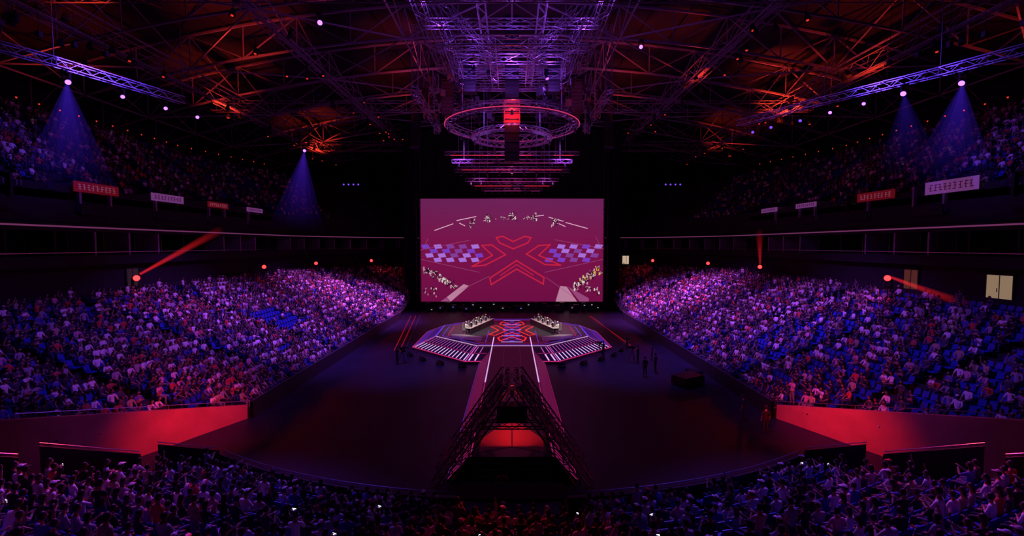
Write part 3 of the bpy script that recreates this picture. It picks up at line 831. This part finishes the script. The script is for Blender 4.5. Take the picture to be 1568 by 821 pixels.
mb.obj('camera_dolly_track', [M_rail, M_redlit_track])
mb = MB()
for q in (0, .9): mb.tube([(13+q*.4, 76, .1), (14.2-.6*q, 50.5, .1)], .05, 4, 1 if not q else 0)
mb.obj('camera_dolly_track', [M_rail, M_redlit_track])
mb = MB()
for k in range(26):
    x = -15.5+31*k/25+rs.uniform(-.3, .3); h = rs.uniform(.6, 1.8)
    mb.box((x, 81.5+rs.uniform(-.5, 1), h/2), (rs.uniform(.7, 1.1), .7, h), 0)
    if rs.random() < .5: mb.box((x, 80.6, h*.8), (.25, .04, .1), 1 if rs.random() < .5 else 2)
mb.obj('backstage_equipment_rack', [M_black, emat('rack_white', (.8, .8, 1), .6), emat('rack_blue', (.2, .2, 1), 1)])

def banner(x, y, z, L, h, red, s):
    mb = MB(); mb.box((x, y, z), (.06, L, h), 0)
    n = 9
    for k in range(n):
        yy = y-L*.38+L*.76*k/(n-1)
        for j in range(3):
            mb.box((x-s*.05, yy+rs.uniform(-.08, .08), z-h*.22+h*.22*j), (.02, rs.uniform(.12, .3), h*.07), 1)
        mb.box((x-s*.05, yy, z), (.02, .05, h*.5), 1)
    mb.obj('hanging_banner', [mat('banner_cloth', (.5, .02, .03) if red else (.5, .45, .5), .7, 0, lin((95, 12, 20)) if red else lin((120, 65, 130)), .55), mat('banner_text', (.7, .65, .65) if red else (.3, .05, .1), .7, 0, lin((130, 80, 90)) if red else lin((60, 15, 50)), .4)])  # lit look put into cloth and lettering as faint emission
XB = HW+NR*PITCH+1.2
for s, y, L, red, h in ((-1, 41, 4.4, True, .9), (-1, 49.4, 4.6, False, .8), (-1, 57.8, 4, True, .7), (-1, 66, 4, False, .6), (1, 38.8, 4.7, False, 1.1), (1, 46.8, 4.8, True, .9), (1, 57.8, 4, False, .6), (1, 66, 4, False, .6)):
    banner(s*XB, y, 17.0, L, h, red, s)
for s, y, w_, c in ((1, 35, 1.9, (150, 125, 100)), (1, 42.8, 1.5, (85, 40, 30)), (-1, 45, 1.4, (40, 25, 32)), (1, 88, 0, (215, 185, 160))):
    mb = MB(); x = s*(HW+NR*PITCH+1.75)
    if w_ == 0: 
        x = 24.2; y = 96.4; w_ = 1.6
        mb.box((x, y, 8.6), (w_, .1, 2.2), 0); mb.box((x, y, 9.8), (w_+.3, .2, .15), 1)
        for q in (-1, 1): mb.box((x+q*w_*.55, y, 8.6), (.12, .2, 2.4), 1)
        mb.box((x, y-.06, 8.6), (.06, .02, 2.2), 1)
    else:
        mb.box((x, y, 8.6), (.1, w_, 2.1), 0); mb.box((x, y, 9.75), (.22, w_+.3, .15), 1)
        for q in (-1, 1): mb.box((x, y+q*w_*.54, 8.6), (.22, .12, 2.3), 1)
        mb.box((x-s*.06, y, 8.6), (.02, .06, 2.1), 1); mb.box((x-s*.08, y+.15, 8.5), (.04, .04, .3), 1)
    mb.obj('door_%d' % (len([o for o in COL.objects if o.name.startswith('door_')])+1), [emat('door_light', lin(c), .8), M_wall])

# ------------------------------------------------------------------ lights
def aim(o, t):
    d = Vector(t)-o.location; o.rotation_euler = d.to_track_quat('-Z', 'Y').to_euler()
def spot(name, loc, tgt, col, P, ang=60, blend=.6, size=.4):
    l = bpy.data.lights.new(name, 'SPOT'); l.energy = P; l.color = col; l.spot_size = math.radians(ang); l.spot_blend = blend; l.shadow_soft_size = size
    o = bpy.data.objects.new(name, l); COL.objects.link(o); o.location = loc; aim(o, tgt); return o
def point(name, loc, col, P, size=.3):
    l = bpy.data.lights.new(name, 'POINT'); l.energy = P; l.color = col; l.shadow_soft_size = size
    o = bpy.data.objects.new(name, l); COL.objects.link(o); o.location = loc; return o

LENS_V = emat('lens_violet', lin((150, 90, 255)), 4); LENS_R = emat('lens_red', (1, .02, .02), 6); LENS_S = emat('lens_violet_small', lin((110, 60, 220)), 1.6)
def mover(name, loc, tgt, lens, sz=1.0, down=True):
    mb = MB(); d = (Vector(tgt)-Vector(loc)).normalized(); k = sz
    mb.box((0, 0, .62*k if down else -.62*k), (.4*k, .4*k, .16*k), 0)
    for q in (-1, 1): mb.box((q*.24*k, 0, .3*k if down else -.3*k), (.06*k, .16*k, .6*k), 0)
    mb.tube([-d*.3*k, -d*.1*k, d*.22*k], [.12*k, .19*k, .21*k], 12, 0)
    a = d*.225*k; mb.tube([a, a+d*.05*k, a+d*.08*k], [.19*k, .16*k, .05*k], 12, 1)
    mb.obj(name, [M_black, lens], loc=loc)
# lit haze below the lamps: three nested additive shells that fade away from the lamp
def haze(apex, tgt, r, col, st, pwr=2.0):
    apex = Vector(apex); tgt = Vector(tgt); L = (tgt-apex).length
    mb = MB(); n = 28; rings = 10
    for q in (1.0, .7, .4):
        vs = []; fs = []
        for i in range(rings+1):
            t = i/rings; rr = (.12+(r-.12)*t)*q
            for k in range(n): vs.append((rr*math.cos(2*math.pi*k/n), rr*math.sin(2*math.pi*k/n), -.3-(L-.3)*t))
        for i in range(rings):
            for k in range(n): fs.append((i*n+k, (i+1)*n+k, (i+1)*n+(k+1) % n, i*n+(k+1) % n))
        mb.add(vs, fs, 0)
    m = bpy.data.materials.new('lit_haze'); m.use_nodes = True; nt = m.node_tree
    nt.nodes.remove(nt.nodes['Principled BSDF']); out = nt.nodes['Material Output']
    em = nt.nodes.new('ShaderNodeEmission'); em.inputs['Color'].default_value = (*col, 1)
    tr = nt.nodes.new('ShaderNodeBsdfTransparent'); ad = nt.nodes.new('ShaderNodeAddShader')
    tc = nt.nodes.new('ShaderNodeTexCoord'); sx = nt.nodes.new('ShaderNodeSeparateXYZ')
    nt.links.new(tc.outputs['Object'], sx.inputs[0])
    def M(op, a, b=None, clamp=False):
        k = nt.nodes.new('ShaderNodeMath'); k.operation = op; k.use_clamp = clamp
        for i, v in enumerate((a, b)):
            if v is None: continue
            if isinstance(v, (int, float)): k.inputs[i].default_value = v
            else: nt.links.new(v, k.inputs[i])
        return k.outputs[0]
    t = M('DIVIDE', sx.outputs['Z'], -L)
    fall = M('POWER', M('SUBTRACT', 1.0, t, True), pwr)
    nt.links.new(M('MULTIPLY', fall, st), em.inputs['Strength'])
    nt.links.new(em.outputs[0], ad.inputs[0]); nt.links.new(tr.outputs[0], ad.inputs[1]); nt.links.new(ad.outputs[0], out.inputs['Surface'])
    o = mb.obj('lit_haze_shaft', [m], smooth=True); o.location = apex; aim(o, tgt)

BL = (.10, .08, 1.0); RD = (1, .03, .02)
for s in (-1, 1):
    pts = [(-36, 28.5, 25.4), (-33.5, 34, 25.4), (-30.6, 43, 25.4)] if s < 0 else [(36, 30, 25.4), (33.2, 36, 25.4), (29, 43, 25.4), (25, 51, 25.4)]
    mb = MB()
    for a, b_ in zip(pts[:-1], pts[1:]): mb.truss(a, b_, .6, .7, .045)
    for p in pts[:3]: mb.beam(p, (p[0], p[1], 35), .03)
    mb.obj('perimeter_lighting_truss', [M_truss])
lampsL = [(-33.2, 34.6, 24.2), (-32.0, 38.0, 24.2), (-30.9, 41.2, 24.2), (-30.0, 44, 24.2), (-27.7, 61.4, 24.6)]
lampsR = [(34.4, 35.4, 24.4), (32.0, 37.8, 24.4), (30.6, 40.2, 24.3), (28.8, 41.8, 24.0), (27.8, 44.5, 24.0), (26.4, 47, 24), (25.6, 49, 24)]
for i, p in enumerate(lampsL): mover('moving_head_light', p, (0, 18, 3), LENS_V, 1.0 if i in (0, 4) else .8)
for i, p in enumerate(lampsR): mover('moving_head_light', p, (0, 18, 3), LENS_V if i < 4 else LENS_S, 1.05 if i < 2 else .75)
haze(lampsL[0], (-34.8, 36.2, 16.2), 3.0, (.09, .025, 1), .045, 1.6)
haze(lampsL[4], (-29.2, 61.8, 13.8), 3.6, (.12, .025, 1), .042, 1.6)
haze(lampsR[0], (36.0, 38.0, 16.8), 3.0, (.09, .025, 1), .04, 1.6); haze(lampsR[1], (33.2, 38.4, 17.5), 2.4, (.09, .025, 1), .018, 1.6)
mover('moving_head_light', (-15.4, 37.4, 29.8), (0, 5, 10), LENS_V, 1.0); mover('moving_head_light', (13.3, 48, 32.4), (0, 5, 10), LENS_V, 1.0)
for s in (-1, 1):
    for k in range(4): mover('moving_head_light', (s*(28.5+.9*k), 85, 23.2), (0, 20, 5), LENS_S, .8)
for s in (-1, 1):
    for x, y in ((35.2, 42.5), (35.2, 64.5), (33.2, 77), (28.0, 90.5)):
        mover('red_flood_light', (s*x, y, 8.9), (0, 10, 11), LENS_R, 1.4, down=False)
        mb = MB(); mb.tube([(0, 0, 0), (0, 0, 1.2)], .05, 6); mb.box((0, 0, .02), (.5, .5, .04)); mb.obj('light_stand', [M_black], loc=(s*x, y, 6.9))
        spot('red_flood_lamp', (s*(x-.6), y-.5, 9.4), (s*(x-9), y-4, 4), RD, 800 if y < 50 else 500, 120, .8, .3)
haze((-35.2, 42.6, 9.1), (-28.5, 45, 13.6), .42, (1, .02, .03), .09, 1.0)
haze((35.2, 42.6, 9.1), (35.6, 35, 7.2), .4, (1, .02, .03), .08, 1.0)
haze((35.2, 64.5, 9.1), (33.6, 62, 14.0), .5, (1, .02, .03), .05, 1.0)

for s in (-1, 1):
    spot('crowd_wash_violet', (s*4, 64, 29), (s*24, 70, 3), (.42, .075, 1), 100000, 46, 1, .3)
    spot('crowd_wash_magenta', (s*3, 74, 25), (s*23, 72, 3), (.9, .12, .85), 44000, 46, 1, .3)
    spot('crowd_wash_blue', (s*5, 46, 29), (s*26, 48, 3), (.38, .07, 1), 58000, 50, 1, .3)
    spot('crowd_wash_indigo', (s*8, 26, 27), (s*26, 32, 3), (.26, .06, 1), 15000, 50, 1, .3)
    spot('upper_wash_blue', (s*20, 38, 30), (s*44, 36, 20), (.14, .05, 1), 7500, 46, 1)
    spot('near_wash_blue', (s*16, 32, 27), (s*14, 15, 2), (.2, .06, 1), 24000, 46, 1)
    spot('floor_wash_blue', (s*14, 52, 26), (s*12, 47, 0), (.12, .07, 1), 17000, 44, 1)
    spot('passage_wash_red', (s*14.0, 24.5, 5.2), (s*19.6, 28.0, .6), RD, 2100, 76, 1)
    spot('team_key_light', (s*5, 40, 20), (s*4.9, 56.5, 2), (1, .82, .74), 34000, 20, .8)
    spot('crowd_accent_red', (s*18, 24, 10), (s*17, 14, 4), RD, 2600, 80, .9)
spot('stage_wash_magenta', (0, 52, 23), (0, 56, 1), (.8, .15, .9), 3000, 45, .8)
spot('entrance_wash_red', (0, 25.0, 4.2), (0, 25.4, 1.3), RD, 600, 95, .8, .1)
spot('near_centre_red', (0, 21, 7), (0, 13.5, 3.8), RD, 1100, 62, .9)
for x, y, P in ((-38, 60, 900), (-29, 50, 800), (-37, 86, 1500), (-45, 46, 400), (37, 62, 1900), (36, 48, 600), (40, 84, 900), (-17, 72, 350), (17, 72, 350), (-15, 42, 300), (22, 56, 400), (-33, 36, 400), (-14, 60, 350), (15, 60, 350), (44, 40, 300)):
    spot('roof_uplight_red', (x*.93, y-3, roofz(x)-9), (x, y, roofz(x)), (1, .05, .02), P*4.2, 82, .9, .15)
for x, y, z, P in ((0, 42, 31.2, 420), (-4, 48, 28.5, 260), (4, 48, 28.5, 260), (0, 53, 31.2, 320), (-7, 41, 33.4, 200), (7, 41, 33.4, 200)):
    point('rigging_uplight_violet', (x, y, z), (.34, .07, 1), P*1.5)
point('ring_uplight_magenta', (0, 55, 24.5), (1, .08, .5), 700)
for s in (-1, 1): spot('ring_uplight_blue', (s*3, 50, 22), (s*6, 57, 28), (.4, .12, 1), 2600, 70, 1)
for s in (-1, 1): spot('rigging_red', (s*7, 44, 26), (s*8.5, 54, 30), (1, .04, .03), 1500, 60, 1)
point('truss_uplight_magenta', (0, 70, 21.5), (1, .08, .35), 350)
point('cluster_lamp_red', (0, 47.6, 25.8), (1, .05, .04), 220)

w = bpy.data.worlds.new('hall_dark'); S.world = w; w.use_nodes = True
w.node_tree.nodes['Background'].inputs[0].default_value = (.15, .05, .25, 1); w.node_tree.nodes['Background'].inputs[1].default_value = .01

# ------------------------------------------------------------------ camera
cam = bpy.data.cameras.new('camera'); cam.lens = 16; cam.sensor_width = 36; cam.clip_end = 500
co = bpy.data.objects.new('camera', cam); COL.objects.link(co); co.location = (0, 0, 12)
co.rotation_euler = (math.radians(90-2.9), 0, 0)
S.camera = co
